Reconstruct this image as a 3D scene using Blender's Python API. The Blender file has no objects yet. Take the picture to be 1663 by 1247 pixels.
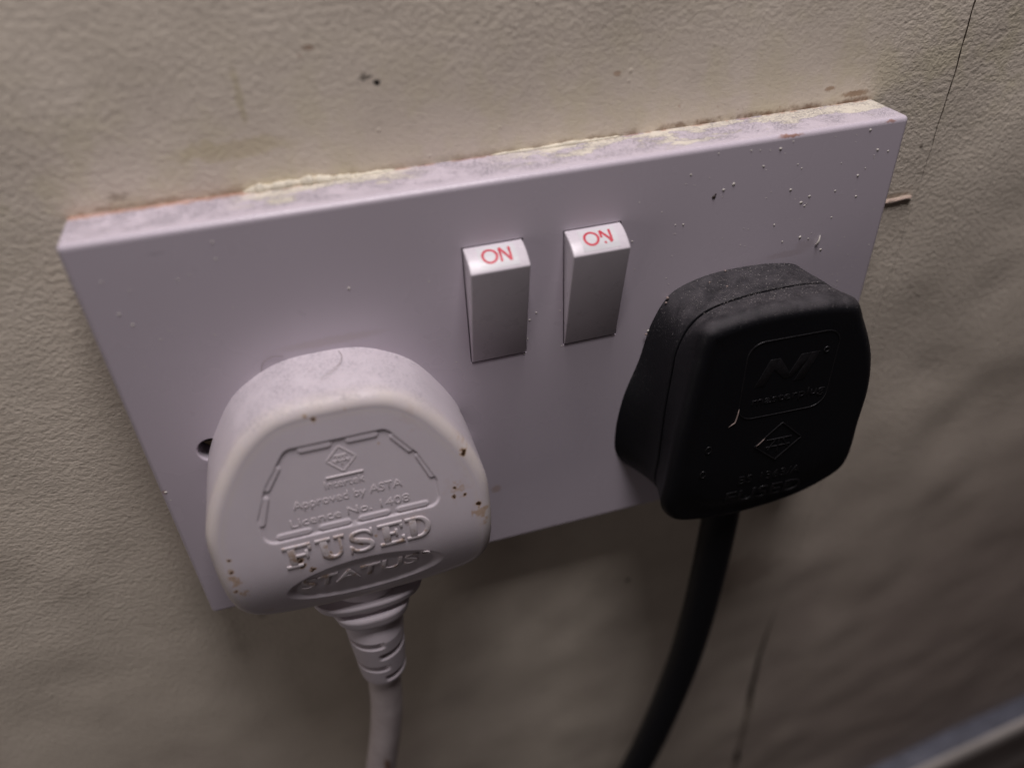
import bpy, bmesh, math, random
import numpy as np
from mathutils import Vector, Matrix

random.seed(7); RNG = np.random.default_rng(11)
S = 0.001                                   # everything below is written in millimetres
scene = bpy.context.scene
COL = scene.collection

# ------------------------------------------------------------------ camera
cam = bpy.data.cameras.new("camera"); camo = bpy.data.objects.new("camera", cam); COL.objects.link(camo)
R = Matrix(((0.95804804, 0.20094484, -0.20436517), (-0.28406469, 0.57096649, -0.77026263), (-0.03809464, 0.79600153, 0.60409467)))
M4 = R.to_4x4(); M4.translation = Vector((-36.353, -128.461, 93.413)) * S
camo.matrix_world = M4
cam.sensor_width = 36.0; cam.lens = 36.0 * 1271.5 / 1663.0
cam.clip_start = 0.005; cam.clip_end = 20
cam.dof.use_dof = True; cam.dof.aperture_fstop = 7.0; cam.dof.focus_distance = 0.150
scene.camera = camo

# ------------------------------------------------------------------ light: one lamp close above, dim room
w = bpy.data.worlds.new("World"); scene.world = w; w.use_nodes = True
bg = w.node_tree.nodes["Background"]; bg.inputs[0].default_value = (1.0, 0.80, 0.77, 1); bg.inputs[1].default_value = 0.02
la = bpy.data.lights.new("lamp", 'AREA'); la.shape = 'RECTANGLE'; la.size = 0.15; la.size_y = 0.20
la.energy = 2.15; la.color = (1.0, 0.935, 0.955)
lo = bpy.data.objects.new("lamp", la); COL.objects.link(lo)
lc = Vector((5, -106, 480)) * S
zl = lc.normalized(); xl = (Vector((1, 0, 0)) - zl * zl.x).normalized(); yl = zl.cross(xl)
lm = Matrix((xl, yl, zl)).transposed().to_4x4(); lm.translation = lc
lo.matrix_world = lm
lb = bpy.data.lights.new("side_light", 'AREA'); lb.shape = 'RECTANGLE'; lb.size = 0.2; lb.size_y = 0.2   # weaker light from the left
lb.energy = 0.16; lb.color = (1.0, 0.92, 0.90)
lbo = bpy.data.objects.new("side_light", lb); COL.objects.link(lbo); lbo.location = Vector((-420, -210, -10)) * S
lbo.rotation_euler = (Vector((-60, 0, -30)) * S - lbo.location).to_track_quat('-Z', 'Y').to_euler()
scene.view_settings.view_transform = 'Standard'; scene.view_settings.look = 'None'
scene.view_settings.exposure = 0; scene.view_settings.gamma = 1

# ------------------------------------------------------------------ node helpers
class NT:
    def __init__(s, name):
        s.m = bpy.data.materials.new(name); s.m.use_nodes = True; s.t = s.m.node_tree
        s.b = s.t.nodes["Principled BSDF"]; s._o = None
    def n(s, typ, ins=None, **props):
        nd = s.t.nodes.new(typ)
        for k, v in props.items(): setattr(nd, k, v)
        for k, v in (ins or {}).items(): s.put(nd.inputs[k], v)
        return nd
    def put(s, sock, v):
        if isinstance(v, bpy.types.NodeSocket): s.t.links.new(v, sock)
        elif isinstance(v, bpy.types.Node): s.t.links.new(v.outputs[0], sock)
        else: sock.default_value = v
    def mm(s):                              # object coordinates in millimetres
        if s._o is None:
            tc = s.n('ShaderNodeTexCoord')
            s._o = s.n('ShaderNodeVectorMath', {0: tc.outputs['Object'], 1: (1000, 1000, 1000)}, operation='MULTIPLY').outputs[0]
        return s._o
    def xyz(s):
        x = s.n('ShaderNodeSeparateXYZ', {0: s.mm()}); return x.outputs[0], x.outputs[1], x.outputs[2]
    def f(s, op, a, b=0.0, c=None, clamp=False):
        nd = s.n('ShaderNodeMath', operation=op, use_clamp=clamp)
        s.put(nd.inputs[0], a); s.put(nd.inputs[1], b)
        if c is not None: s.put(nd.inputs[2], c)
        return nd.outputs[0]
    def ss(s, v, a, b, lo=0.0, hi=1.0):     # smoothstep from a to b
        return s.n('ShaderNodeMapRange', {'Value': v, 'From Min': a, 'From Max': b, 'To Min': lo, 'To Max': hi}, interpolation_type='SMOOTHSTEP').outputs[0]
    def noise(s, size, detail=2.0, rough=0.5, vec=None, dist=0.0, color=False):   # size of a feature in mm
        nd = s.n('ShaderNodeTexNoise', {'Vector': vec if vec is not None else s.mm(), 'Scale': 1.0 / size, 'Detail': detail, 'Roughness': rough, 'Distortion': dist})
        return nd.outputs[1] if color else nd.outputs[0]
    def stretch(s, sx, sy, sz):
        return s.n('ShaderNodeVectorMath', {0: s.mm(), 1: (sx, sy, sz)}, operation='MULTIPLY').outputs[0]
    def mix(s, fac, a, b):
        nd = s.n('ShaderNodeMix', data_type='RGBA')
        s.put(nd.inputs[0], fac); s.put(nd.inputs[6], a); s.put(nd.inputs[7], b)
        return nd.outputs[2]
    def blob(s, c, r, warp=0.6, size=1.0, soft=0.4):   # ragged round stain; c, r = three numbers in mm (r 1e6 ignores that axis)
        nz = s.noise(size, 3, 0.6, color=True)
        off = s.n('ShaderNodeVectorMath', {0: nz, 1: (0.5, 0.5, 0.5)}, operation='SUBTRACT').outputs[0]
        off = s.n('ShaderNodeVectorMath', {0: off, 1: (warp * 3,) * 3}, operation='MULTIPLY').outputs[0]
        p = s.n('ShaderNodeVectorMath', {0: s.mm(), 1: off}, operation='ADD').outputs[0]
        p = s.n('ShaderNodeVectorMath', {0: p, 1: c}, operation='SUBTRACT').outputs[0]
        p = s.n('ShaderNodeVectorMath', {0: p, 1: tuple(1.0 / k for k in r)}, operation='MULTIPLY').outputs[0]
        d = s.n('ShaderNodeVectorMath', {0: p}, operation='LENGTH').outputs['Value']
        return s.ss(d, 1.0, soft)
    def bump(s, h, dist_mm, strength=1.0, prev=None):
        nd = s.n('ShaderNodeBump', {'Height': h, 'Distance': dist_mm * S, 'Strength': strength})
        if prev is not None: s.put(nd.inputs['Normal'], prev)
        return nd.outputs[0]
    def done(s, color=None, rough=None, normal=None, **kw):
        if color is not None: s.put(s.b.inputs['Base Color'], color)
        if rough is not None: s.put(s.b.inputs['Roughness'], rough)
        if normal is not None: s.put(s.b.inputs['Normal'], normal)
        for k, v in kw.items(): s.put(s.b.inputs[k.replace('_', ' ')], v)
        return s.m

def rgb(r, g, b): return (r, g, b, 1.0)
BIG = 1e6
M = {}

# ------------------------------------------------------------------ materials
def wall_material():
    t = NT("cream_wall_paint"); x, y, z = t.xyz()
    big = t.noise(28, 3, 0.6); mid = t.noise(6, 3, 0.6)
    col = t.mix(t.ss(big, 0.35, 0.7), rgb(.765, .685, .575), rgb(.70, .624, .52))
    col = t.mix(t.f('MULTIPLY', t.ss(mid, 0.5, 0.75), 0.35), col, rgb(.58, .515, .43))
    # yellowed patches near the top of the socket
    near = t.f('MULTIPLY', t.ss(z, 72, 48), t.ss(z, 30, 44))
    col = t.mix(t.f('MULTIPLY', t.f('MULTIPLY', near, t.ss(t.noise(9, 3, .6), .42, .66)), 0.5), col, rgb(.69, .63, .44))
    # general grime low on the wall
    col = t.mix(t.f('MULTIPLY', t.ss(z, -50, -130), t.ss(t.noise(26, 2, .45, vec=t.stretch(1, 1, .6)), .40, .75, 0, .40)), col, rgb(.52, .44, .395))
    low = t.f('MULTIPLY', t.ss(t.f('ADD', x, t.f('MULTIPLY', big, 60)), 20, 200), t.ss(t.f('ADD', z, t.f('MULTIPLY', big, 40)), 50, -130))  # brown grime to the lower right, darkened further to paint in the light's falloff
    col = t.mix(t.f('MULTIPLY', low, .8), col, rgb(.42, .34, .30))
    # brown dirt line where plate and wall meet
    onx = t.f('MULTIPLY', t.ss(x, -74, -70), t.ss(x, 73.5, 71))
    heavy = t.ss(x, -5, 40, .45, 1.0)
    line = t.f('MULTIPLY', t.f('MULTIPLY', t.f('MULTIPLY', onx, t.ss(z, 38, 41)), heavy), t.f('MULTIPLY', t.ss(t.f('ADD', z, t.f('MULTIPLY', t.noise(1.3, 3, .6), 1.6)), 45.2, 44.0), t.ss(t.noise(5.5, 4, .65), .36, .60)))
    col = t.mix(t.f('MULTIPLY', line, .85), col, rgb(.17, .085, .04))
    dots = t.f('MULTIPLY', t.f('MULTIPLY', t.f('MULTIPLY', t.ss(x, 10, 30), t.ss(z, 38, 41)), t.ss(z, 53, 43)), t.ss(t.noise(1.9, 2, .5), .66, .74))
    col = t.mix(t.f('MULTIPLY', t.f('MULTIPLY', dots, t.ss(x, 78, 70)), .5), col, rgb(.33, .17, .08))
    for c, r, k, colr, wp in (((68.3, 0, 44.6), (4.0, BIG, .75), .65, (.26, .13, .05), .35), ((62.5, 0, 46.2), (1.6, BIG, .6), .6, (.30, .16, .07), .4),
                         ((-22.0, 0, 57.4), (.75, BIG, .6), 1, (.012, .01, .008), .18), ((-23.6, 0, 58.4), (1.5, BIG, .55), .75, (.05, .04, .03), .5),
                         ((-31.6, 0, 63.6), (1.3, BIG, .5), .65, (.30, .17, .10), .3), ((-33.0, 0, 62.6), (.5, BIG, .3), .5, (.30, .17, .10), .2),
                         ((19, 0, 54), (.9, BIG, .6), .55, (.35, .19, .10), .3), ((84, 0, 21.3), (5.5, BIG, .7), .55, (.22, .14, .08), .3),  # second entry: brown shadow line painted in above the plaster chip
                         ((28.6, 0, -84.2), (1.0, BIG, 1.2), .8, (.12, .08, .06), .2), ((-64.5, 0, 45.1), (2.2, BIG, .8), .4, (.16, .10, .06), .5),
                         ((-43, 0, 58), (.7, BIG, 6), .35, (.42, .36, .16), .5), ((-46, 0, 50), (12, BIG, 2.0), .35, (.50, .43, .20), 1.5),
                         ((87.5, 0, 31.5), (.6, BIG, .5), .8, (.10, .08, .06), .2), ((66, 0, -95), (14, BIG, 10), .35, (.28, .20, .16), 6),
                         ((55, 0, -88), (6, BIG, 5), .35, (.24, .17, .14), 4), ((-66, 0, -60), (2, BIG, 1.5), .4, (.3, .24, .2), 1)):
        col = t.mix(t.f('MULTIPLY', t.blob(c, r, wp, max(.5, min(wp * 2, 6)), .45), k), col, rgb(*colr))
    # rolled paint: stipple, flattened just above the plate where the roller did not reach
    calm = t.f('MULTIPLY', t.f('MULTIPLY', t.ss(z, 72, 50), t.ss(x, 82, 62)), t.ss(x, -78, -20))
    calm2 = t.f('MULTIPLY', t.ss(z, -40, -90), t.ss(x, 95, 40, .45, 1.0))
    k = t.f('SUBTRACT', 1.0, t.f('MULTIPLY', calm, .62)); k = t.f('MULTIPLY', k, t.f('SUBTRACT', 1.0, t.f('MULTIPLY', calm2, .45)))
    h1 = t.noise(.92, 3.0, .58, vec=t.stretch(.9, 1, 1.1)); h2 = t.noise(2.2, 1.5, .5); h3 = t.noise(.5, 2, .5)
    vor = t.n('ShaderNodeTexVoronoi', {'Vector': t.mm(), 'Scale': 1 / 6.5}, feature='F1').outputs['Distance']
    blist = t.ss(vor, .085, .02)
    h = t.f('ADD', t.f('MULTIPLY', h1, 1.0), t.f('ADD', t.f('MULTIPLY', h2, .45), t.f('MULTIPLY', h3, .10)))
    h = t.f('ADD', t.f('MULTIPLY', h, k), t.f('MULTIPLY', blist, .35))
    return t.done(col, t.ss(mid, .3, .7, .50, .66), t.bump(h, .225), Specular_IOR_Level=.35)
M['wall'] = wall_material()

def plate_material():
    t = NT("lilac_white_socket_plastic"); x, y, z = t.xyz()
    base = t.mix(t.ss(t.noise(30, 2, .5), .3, .7), rgb(.60, .54, .605), rgb(.575, .515, .575))
    top = t.ss(z, 42.2, 42.75)
    # smeared cream wall paint and grey dust on the upper edge
    pv = t.stretch(.55, 1.0, 1.0)
    sm = t.noise(5.5, 6, .68, vec=pv)
    reach = t.ss(y, -10.2, -1.0, .64, .40)
    zones = t.f('MAXIMUM', t.f('MULTIPLY', t.ss(x, -50, -42), t.ss(x, -14, -24)), t.f('MULTIPLY', t.ss(x, -8, 6), 1.0))
    paint = t.f('MULTIPLY', t.f('MULTIPLY', top, zones), t.ss(t.f('SUBTRACT', sm, reach), 0.0, .06))
    fz = t.noise(.5, 6, .8, dist=.4); fz2 = t.noise(4.5, 4, .65)
    dust = t.f('MULTIPLY', t.f('MULTIPLY', top, t.ss(fz, .45, .64)), t.f('MULTIPLY', t.ss(fz2, .34, .61), t.ss(y, -9.9, -7.5)))
    col = t.mix(t.f('MULTIPLY', paint, .92), base, rgb(.70, .65, .54))
    col = t.mix(t.f('MULTIPLY', dust, .7), col, rgb(.27, .25, .29))
    rust = t.f('MULTIPLY', t.f('MULTIPLY', top, t.ss(t.f('ADD', y, t.f('MULTIPLY', t.noise(1.5, 4, .7), 3.2)), -.4, .7)), t.ss(t.f('ADD', x, t.f('MULTIPLY', t.noise(6), 14)), -20, -38))
    col = t.mix(t.f('MULTIPLY', rust, .75), col, rgb(.52, .31, .22))
    rust2 = t.f('MULTIPLY', t.f('MULTIPLY', top, t.ss(y, -.9, -.2)), t.ss(t.noise(3, 3, .6), .45, .6))
    col = t.mix(t.f('MULTIPLY', rust2, .6), col, rgb(.42, .20, .11))
    for c, r, k, colr in (((48.3, -10.4, 42.6), (3.2, 1.0, .35), .8, (.30, .13, .07)), ((69, -10.5, 42.5), (1.6, 1, .3), .7, (.33, .14, .08)),
                          ((56, -10.6, 20), (3, 2, 1.4), .16, (.30, .22, .18)), ((52, -10.6, 18.6), (6, 2, 1.0), .16, (.25, .15, .10)),
                          ((-9.7, -10.6, -26.2), (1.6, 2, 1.3), .45, (.42, .27, .18)), ((-72.3, -10.4, -7.2), (.7, 2, .7), .5, (.45, .28, .2)),
                          ((-60, -10.6, 39.5), (1.8, 2, .25), .35, (.25, .22, .25)), ((-37, -10.6, 18.5), (12, 2, 1.2), .25, (.40, .33, .27))):
        col = t.mix(t.f('MULTIPLY', t.blob(c, r, .35, .8), k), col, rgb(*colr))
    rough = t.f('MAXIMUM', t.ss(t.noise(16, 3, .6), .3, .7, .24, .36), t.f('MULTIPLY', t.f('MAXIMUM', paint, dust), .7))
    h = t.f('ADD', t.f('MULTIPLY', paint, .8), t.f('ADD', t.f('MULTIPLY', t.noise(.5, 3, .6), t.f('ADD', t.f('MULTIPLY', top, .25), .004)), t.f('MULTIPLY', dust, .3)))
    return t.done(col, rough, t.bump(h, .22), Specular_IOR_Level=.45)
M['plate'] = plate_material()

def plain(name, c, rough, spec=.45, var=.06, size=4, bump=0.0, bsize=.4, **kw):
    t = NT(name); a = rgb(*c); b = rgb(*[k * (1 - var * 2.2) for k in c])
    col = t.mix(t.ss(t.noise(size, 4, .6), .35, .72), a, b)
    nrm = t.bump(t.noise(bsize, 3, .55), bump) if bump else None
    return t.done(col, t.ss(t.noise(size * .7, 3, .6), .3, .7, rough * .88, min(1, rough * 1.15)), nrm, Specular_IOR_Level=spec, **kw)
M['rocker'] = plain("grey_white_rocker_plastic", (.69, .64, .685), .30, var=.02, bump=.012, bsize=.35)
M['rocker_window'] = plain("clear_white_rocker_window", (.70, .69, .71), .18, var=.02)
M['red'] = plain("red_print", (.62, .045, .075), .45, var=.12, size=.7)
M['speck'] = plain("cream_paint_speck", (.72, .68, .62), .6, var=.12, size=1)
M['dark_speck'] = plain("brown_grime_speck", (.035, .022, .015), .7)
M['brass'] = plain("tarnished_screw_metal", (.25, .20, .12), .4, Metallic=.8)
M['bead'] = plain("dried_cream_paint", (.72, .665, .54), .6, var=.12, size=1.6, bump=.14, bsize=.6)
M['chip'] = plain("pinkish_plaster_chip", (.64, .51, .43), .8, var=.15, size=1.2, bump=.1)
M['crack'] = plain("brown_crack_depth", (.07, .045, .025), .9)
M['skirting'] = plain("old_cream_gloss_paint", (.66, .61, .57), .4, var=.1, size=20)
M['graze_glint'] = plain("pale_scuff_and_glint", (.34, .26, .235), .8, var=.2, size=.8)
M['slate'] = plain("dark_blue_grey", (.12, .125, .165), .5, var=.15, size=9)  # dark blue-grey tone for the skirting's top faces
M['floor'] = plain("dark_carpet", (.045, .035, .035), .95, var=.2, size=8, bump=1.0, bsize=3)
M['hair'] = plain("brown_hair", (.16, .10, .07), .5)
M['lint'] = plain("grey_lint", (.30, .28, .30), .9)
M['lint_pale'] = plain("pale_dust", (.31, .285, .28), .9)

def white_plug_material():
    t = NT("white_moulded_pvc")
    st = t.n('ShaderNodeAttribute', attribute_name='stain').outputs['Fac']
    ye = t.n('ShaderNodeAttribute', attribute_name='yellow').outputs['Fac']
    nz = t.n('ShaderNodeNewGeometry'); up = t.n('ShaderNodeSeparateXYZ', {0: nz.outputs['Normal']}).outputs[2]
    base = t.mix(t.ss(t.noise(10, 3, .6), .3, .7), rgb(.645, .585, .625), rgb(.61, .55, .59))
    base = t.mix(t.f('MULTIPLY', t.f('MULTIPLY', ye, t.ss(t.noise(4, 4, .6), .25, .6, .45, 1)), .8), base, rgb(.65, .585, .54))
    fz = t.noise(.5, 6, .8, dist=.4); fz2 = t.noise(4.5, 4, .65)
    dust = t.f('MULTIPLY', t.f('MULTIPLY', t.ss(up, .45, .85), t.ss(fz, .46, .64)), t.f('MULTIPLY', t.ss(fz2, .33, .62), t.ss(t.xyz()[2], -25, -10)))
    col = t.mix(t.f('MULTIPLY', dust, .66), base, rgb(.30, .27, .31))
    sp = t.f('MULTIPLY', st, t.ss(t.noise(.5, 4, .7), .25, .55, .35, 1))
    col = t.mix(t.ss(sp, .08, .4, 0, .65), col, rgb(.46, .29, .15))
    col = t.mix(t.ss(sp, .42, .7), col, rgb(.055, .028, .012))
    h = t.f('ADD', t.f('MULTIPLY', t.noise(.28, 3, .6), .5), t.f('MULTIPLY', dust, .5))
    return t.done(col, t.ss(t.noise(5, 3, .6), .3, .7, .42, .55), t.bump(h, .045), Specular_IOR_Level=.4, Subsurface_Weight=.08, Subsurface_Radius=(1.0, .7, .6), Subsurface_Scale=.0012)
M['white'] = white_plug_material()

def letter_material():
    t = NT("white_raised_lettering"); x, y, z = t.xyz()
    g = t.f('MULTIPLY', t.ss(t.noise(1.7, 4, .65), .47, .66), t.ss(z, -6, -12))
    col = t.mix(t.f('MULTIPLY', g, .75), rgb(.65, .59, .61), rgb(.33, .20, .10))
    return t.done(col, .45, t.bump(t.noise(.3, 2), .03))
M['letter'] = letter_material()

def black_material(name, dustk):
    t = NT(name)
    nz = t.n('ShaderNodeNewGeometry'); up = t.n('ShaderNodeSeparateXYZ', {0: nz.outputs['Normal']}).outputs[2]
    base = rgb(.0085, .0085, .0105)
    f1 = t.noise(.42, 6, .8, dist=.6); f2 = t.noise(3.5, 4, .65)
    upk = t.ss(up, .25, .8)
    film = t.f('MULTIPLY', upk, t.ss(f2, .25, .7, .25, 1))
    spk = t.f('MULTIPLY', t.ss(up, .0, .6, .0, 1), t.f('MULTIPLY', t.ss(f1, .56, .70), t.ss(f2, .28, .58, .25, 1)))
    col = t.mix(t.f('MULTIPLY', film, .55 * dustk), base, rgb(.11, .10, .108))
    col = t.mix(t.f('MULTIPLY', spk, .8 * dustk), col, rgb(.33, .30, .30))
    return t.done(col, t.f('ADD', .42, t.f('MULTIPLY', film, .4)), t.bump(t.f('ADD', t.noise(.3, 3, .6), t.f('MULTIPLY', spk, 1.5)), .05), Specular_IOR_Level=.22)
M['black'] = black_material("black_plug_plastic", 1.0)
M['black_cable'] = black_material("black_rubber_cable", .35)
M['black_letter'] = plain("black_raised_lettering", (.014, .013, .015), .4, var=.2, size=1, bump=.05)
M['white_cable'] = None
def cable_material():
    t = NT("off_white_cable_sheath"); x, y, z = t.xyz()
    col = t.mix(t.ss(t.noise(7, 3, .6), .3, .7), rgb(.66, .59, .585), rgb(.55, .48, .475))
    col = t.mix(t.f('MULTIPLY', t.blob((-5.6, 0, -98), (1.2, BIG, 4.5), .5, 1.0), .8), col, rgb(.24, .13, .08))
    col = t.mix(t.f('MULTIPLY', t.ss(t.noise(2.5, 4, .7), .62, .74), .5), col, rgb(.38, .27, .20))
    return t.done(col, .45, t.bump(t.noise(.6, 2), .03), Specular_IOR_Level=.4)
M['white_cable'] = cable_material()

# ------------------------------------------------------------------ object helpers
def thing(name, label, cat, loc, group=None):
    o = bpy.data.objects.new(name, None); COL.objects.link(o); o.location = Vector(loc) * S
    o.empty_display_size = .01; o['label'] = label; o['category'] = cat; o['loc'] = list(loc)
    if group: o['group'] = group
    return o
def origin(o):
    v = Vector((0, 0, 0))
    while o is not None: v += o.location; o = o.parent
    return v
def mesh_obj(name, verts, faces, mat, parent=None, smooth=True, sharp=None):
    v = np.asarray(verts, float) * S
    if parent is not None: v = v - np.array(origin(parent))
    me = bpy.data.meshes.new(name); me.from_pydata(v.tolist(), [], faces if isinstance(faces, list) else faces.tolist()); me.update()
    return link_mesh(name, me, mat, parent, smooth, sharp)
def link_mesh(name, me, mat, parent=None, smooth=True, sharp=None):
    if smooth:
        me.polygons.foreach_set('use_smooth', [True] * len(me.polygons))
        if sharp: me.set_sharp_from_angle(angle=math.radians(sharp))
    o = bpy.data.objects.new(name, me); COL.objects.link(o); me.materials.clear(); me.materials.append(mat)
    if parent is not None: o.parent = parent
    return o
def bm_obj(name, bm, mat, parent=None, smooth=True, sharp=35):
    bmesh.ops.recalc_face_normals(bm, faces=bm.faces[:])
    off = origin(parent) if parent is not None else Vector((0, 0, 0))
    for v in bm.verts: v.co = v.co * S - off
    me = bpy.data.meshes.new(name); bm.to_mesh(me); bm.free()
    return link_mesh(name, me, mat, parent, smooth, sharp)
def bm_prism(bm, pts, d0, d1):               # pts = outline in (x, z); extruded along y
    a = [bm.verts.new((x, d0, z)) for x, z in pts]; b = [bm.verts.new((x, d1, z)) for x, z in pts]; n = len(pts)
    for i in range(n): bm.faces.new((a[i], a[(i + 1) % n], b[(i + 1) % n], b[i]))
    bm.faces.new(a); bm.faces.new(b[::-1]); bmesh.ops.recalc_face_normals(bm, faces=bm.faces[:])
def catmull(P, n, closed=True):               # smooth curve through P resampled at n equal steps
    P = np.asarray(P, float); m = len(P); out = []
    rng_ = range(m) if closed else range(m - 1)
    for i in rng_:
        if closed: p0, p1, p2, p3 = P[(i - 1) % m], P[i], P[(i + 1) % m], P[(i + 2) % m]
        else: p0, p1, p2, p3 = P[max(i - 1, 0)], P[i], P[i + 1], P[min(i + 2, m - 1)]
        d = [max(np.linalg.norm(b - a), 1e-6) ** .5 for a, b in ((p0, p1), (p1, p2), (p2, p3))]
        if not closed and i == 0: d[0] = d[1]
        if not closed and i == m - 2: d[2] = d[1]
        t1 = (p1 - p0) / d[0] - (p2 - p0) / (d[0] + d[1]) + (p2 - p1) / d[1]
        t2 = (p2 - p1) / d[1] - (p3 - p1) / (d[1] + d[2]) + (p3 - p2) / d[2]
        t1, t2 = t1 * d[1], t2 * d[1]
        if not closed and i == 0: t1 = p2 - p1
        if not closed and i == m - 2: t2 = p2 - p1
        for u in np.linspace(0, 1, 40, endpoint=False):
            out.append((2*u**3 - 3*u**2 + 1)*p1 + (u**3 - 2*u**2 + u)*t1 + (-2*u**3 + 3*u**2)*p2 + (u**3 - u**2)*t2)
    if not closed: out.append(P[-1])
    out = np.array(out)
    Q = np.vstack([out, out[:1]]) if closed else out
    L = np.concatenate([[0], np.cumsum(np.linalg.norm(np.diff(Q, axis=0), axis=1))])
    s = np.linspace(0, L[-1], n + 1)[:-1] if closed else np.linspace(0, L[-1], n)
    return np.stack([np.interp(s, L, Q[:, k]) for k in range(P.shape[1])], 1)
def normals2(P):                              # outward normals of a clockwise closed outline
    T = np.roll(P, -2, 0) - np.roll(P, 2, 0); T /= np.linalg.norm(T, axis=1)[:, None] + 1e-9
    return np.stack([-T[:, 1], T[:, 0]], 1)
def ring_faces(nr, n, cap=True):
    i = np.arange(nr - 1)[:, None] * n; j = np.arange(n)[None, :]; k = (j + 1) % n
    return np.stack([i + j, i + k, i + n + k, i + n + j], 2).reshape(-1, 4)
def tube(P, rad, sides=28, squash=1.0):       # swept tube verts / faces with closed ends
    P = np.asarray(P, float); n = len(P); rad = np.broadcast_to(rad, (n,))
    T = np.gradient(P, axis=0); T /= np.linalg.norm(T, axis=1)[:, None]
    ref = np.array([1.0, 0, 0]) if abs(T[0][0]) < .8 else np.array([0, 0, 1.0])
    V = []
    for i in range(n):
        a = ref - T[i] * ref.dot(T[i]); a /= np.linalg.norm(a); b = np.cross(T[i], a); ref = a
        for k in range(sides):
            q = 2 * math.pi * k / sides
            V.append(P[i] + rad[i] * (math.cos(q) * a + squash * math.sin(q) * b))
    F = ring_faces(n, sides).tolist() + [list(range(sides))[::-1], list(range((n - 1) * sides, n * sides))]
    return V, F
def sstep(a, b, v):
    t = np.clip((v - a) / (b - a), 0, 1); return t * t * (3 - 2 * t)
def sd_poly(P, poly):
    poly = np.asarray(poly, float); d = np.full(len(P), 1e9); s = np.ones(len(P)); n = len(poly)
    for i in range(n):
        a, b = poly[i], poly[(i - 1) % n]; e = b - a; wv = P - a
        q = wv - e * np.clip((wv @ e) / (e @ e), 0, 1)[:, None]; d = np.minimum(d, (q * q).sum(1))
        c1 = P[:, 1] >= a[1]; c2 = P[:, 1] < b[1]; c3 = e[0] * wv[:, 1] > e[1] * wv[:, 0]
        s = np.where((c1 & c2 & c3) | (~c1 & ~c2 & ~c3), -s, s)
    return s * np.sqrt(d)
def sd_caps(P, a, b, r):
    a = np.asarray(a, float); b = np.asarray(b, float); e = b - a; wv = P - a
    return np.linalg.norm(wv - e * np.clip((wv @ e) / (e @ e), 0, 1)[:, None], axis=1) - r
def vnoise(P, size, seed=0):                   # cheap value noise
    q = np.asarray(P, float) / size; i = np.floor(q).astype(int); f = q - i; f = f * f * (3 - 2 * f)
    def h(a, b): v = np.sin(a * 127.1 + b * 311.7 + seed * 74.7) * 43758.5453; return v - np.floor(v)
    a, b = i[:, 0], i[:, 1]
    return (h(a, b) * (1 - f[:, 0]) + h(a + 1, b) * f[:, 0]) * (1 - f[:, 1]) + (h(a, b + 1) * (1 - f[:, 0]) + h(a + 1, b + 1) * f[:, 0]) * f[:, 1]

def text_mesh(body, x0, x1, z0, z1, thick, bevel=.06, shear=0.0, weight=0.0, res=4):
    """raised word fitted into a box: returns verts (u, v, height) and faces"""
    cu = bpy.data.curves.new("t", 'FONT'); cu.body = body; cu.size = 1.0; cu.resolution_u = res; cu.shear = shear
    cu.offset = weight
    ob = bpy.data.objects.new("t", cu); COL.objects.link(ob); bpy.context.view_layer.update()
    me = bpy.data.meshes.new_from_object(ob.evaluated_get(bpy.context.evaluated_depsgraph_get()))
    bm = bmesh.new(); bm.from_mesh(me)
    bmesh.ops.remove_doubles(bm, verts=bm.verts[:], dist=1e-4)
    bmesh.ops.dissolve_limit(bm, angle_limit=.02, verts=bm.verts[:], edges=bm.edges[:])
    V = np.array([v.co[:] for v in bm.verts]); lo_, hi_ = V.min(0), V.max(0)
    sx, sz = (x1 - x0) / (hi_[0] - lo_[0]), (z1 - z0) / (hi_[1] - lo_[1])
    for v in bm.verts: v.co = ((v.co.x - lo_[0]) * sx + x0, (v.co.y - lo_[1]) * sz + z0, thick)
    raise_bm(bm, thick, bevel)
    V = [v.co[:] for v in bm.verts]; bm.verts.index_update(); F = [[q.index for q in f.verts] for f in bm.faces]
    bm.free(); bpy.data.objects.remove(ob); bpy.data.curves.remove(cu); bpy.data.meshes.remove(me)
    return np.array(V), F
def raise_bm(bm, thick, bevel):
    """flat faces at height thick -> raised solid with softened top edge"""
    bmesh.ops.recalc_face_normals(bm, faces=bm.faces[:])
    top = bm.faces[:]
    for f in top:
        if f.normal.z < 0: f.normal_flip()
    r = bmesh.ops.extrude_face_region(bm, geom=top, use_keep_orig=True)
    newv = [g for g in r['geom'] if isinstance(g, bmesh.types.BMVert)]
    newf = [g for g in r['geom'] if isinstance(g, bmesh.types.BMFace)]
    for v in newv: v.co.z = -.25
    for f in newf: f.normal_flip()
    if bevel > 0:
        ed = [e for e in bm.edges if len(e.link_faces) == 2 and all(v.co.z > thick - 1e-4 for v in e.verts) and any(abs(f.normal.z) < .5 for f in e.link_faces)]
        bm.normal_update()
        ed = [e for e in bm.edges if all(v.co.z > thick - 1e-4 for v in e.verts) and any(abs(f.normal.z) < .5 for f in e.link_faces)]
        bmesh.ops.bevel(bm, geom=ed, offset=bevel, segments=2, affect='EDGES', profile=.5, clamp_overlap=True)
def polys_mesh(polys, thick, bevel=.08):
    bm = bmesh.new()
    for p in polys: bm.faces.new([bm.verts.new((x, z, thick)) for x, z in p])
    raise_bm(bm, thick, bevel)
    V = np.array([v.co[:] for v in bm.verts]); bm.verts.index_update(); F = [[q.index for q in f.verts] for f in bm.faces]; bm.free()
    return V, F
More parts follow.
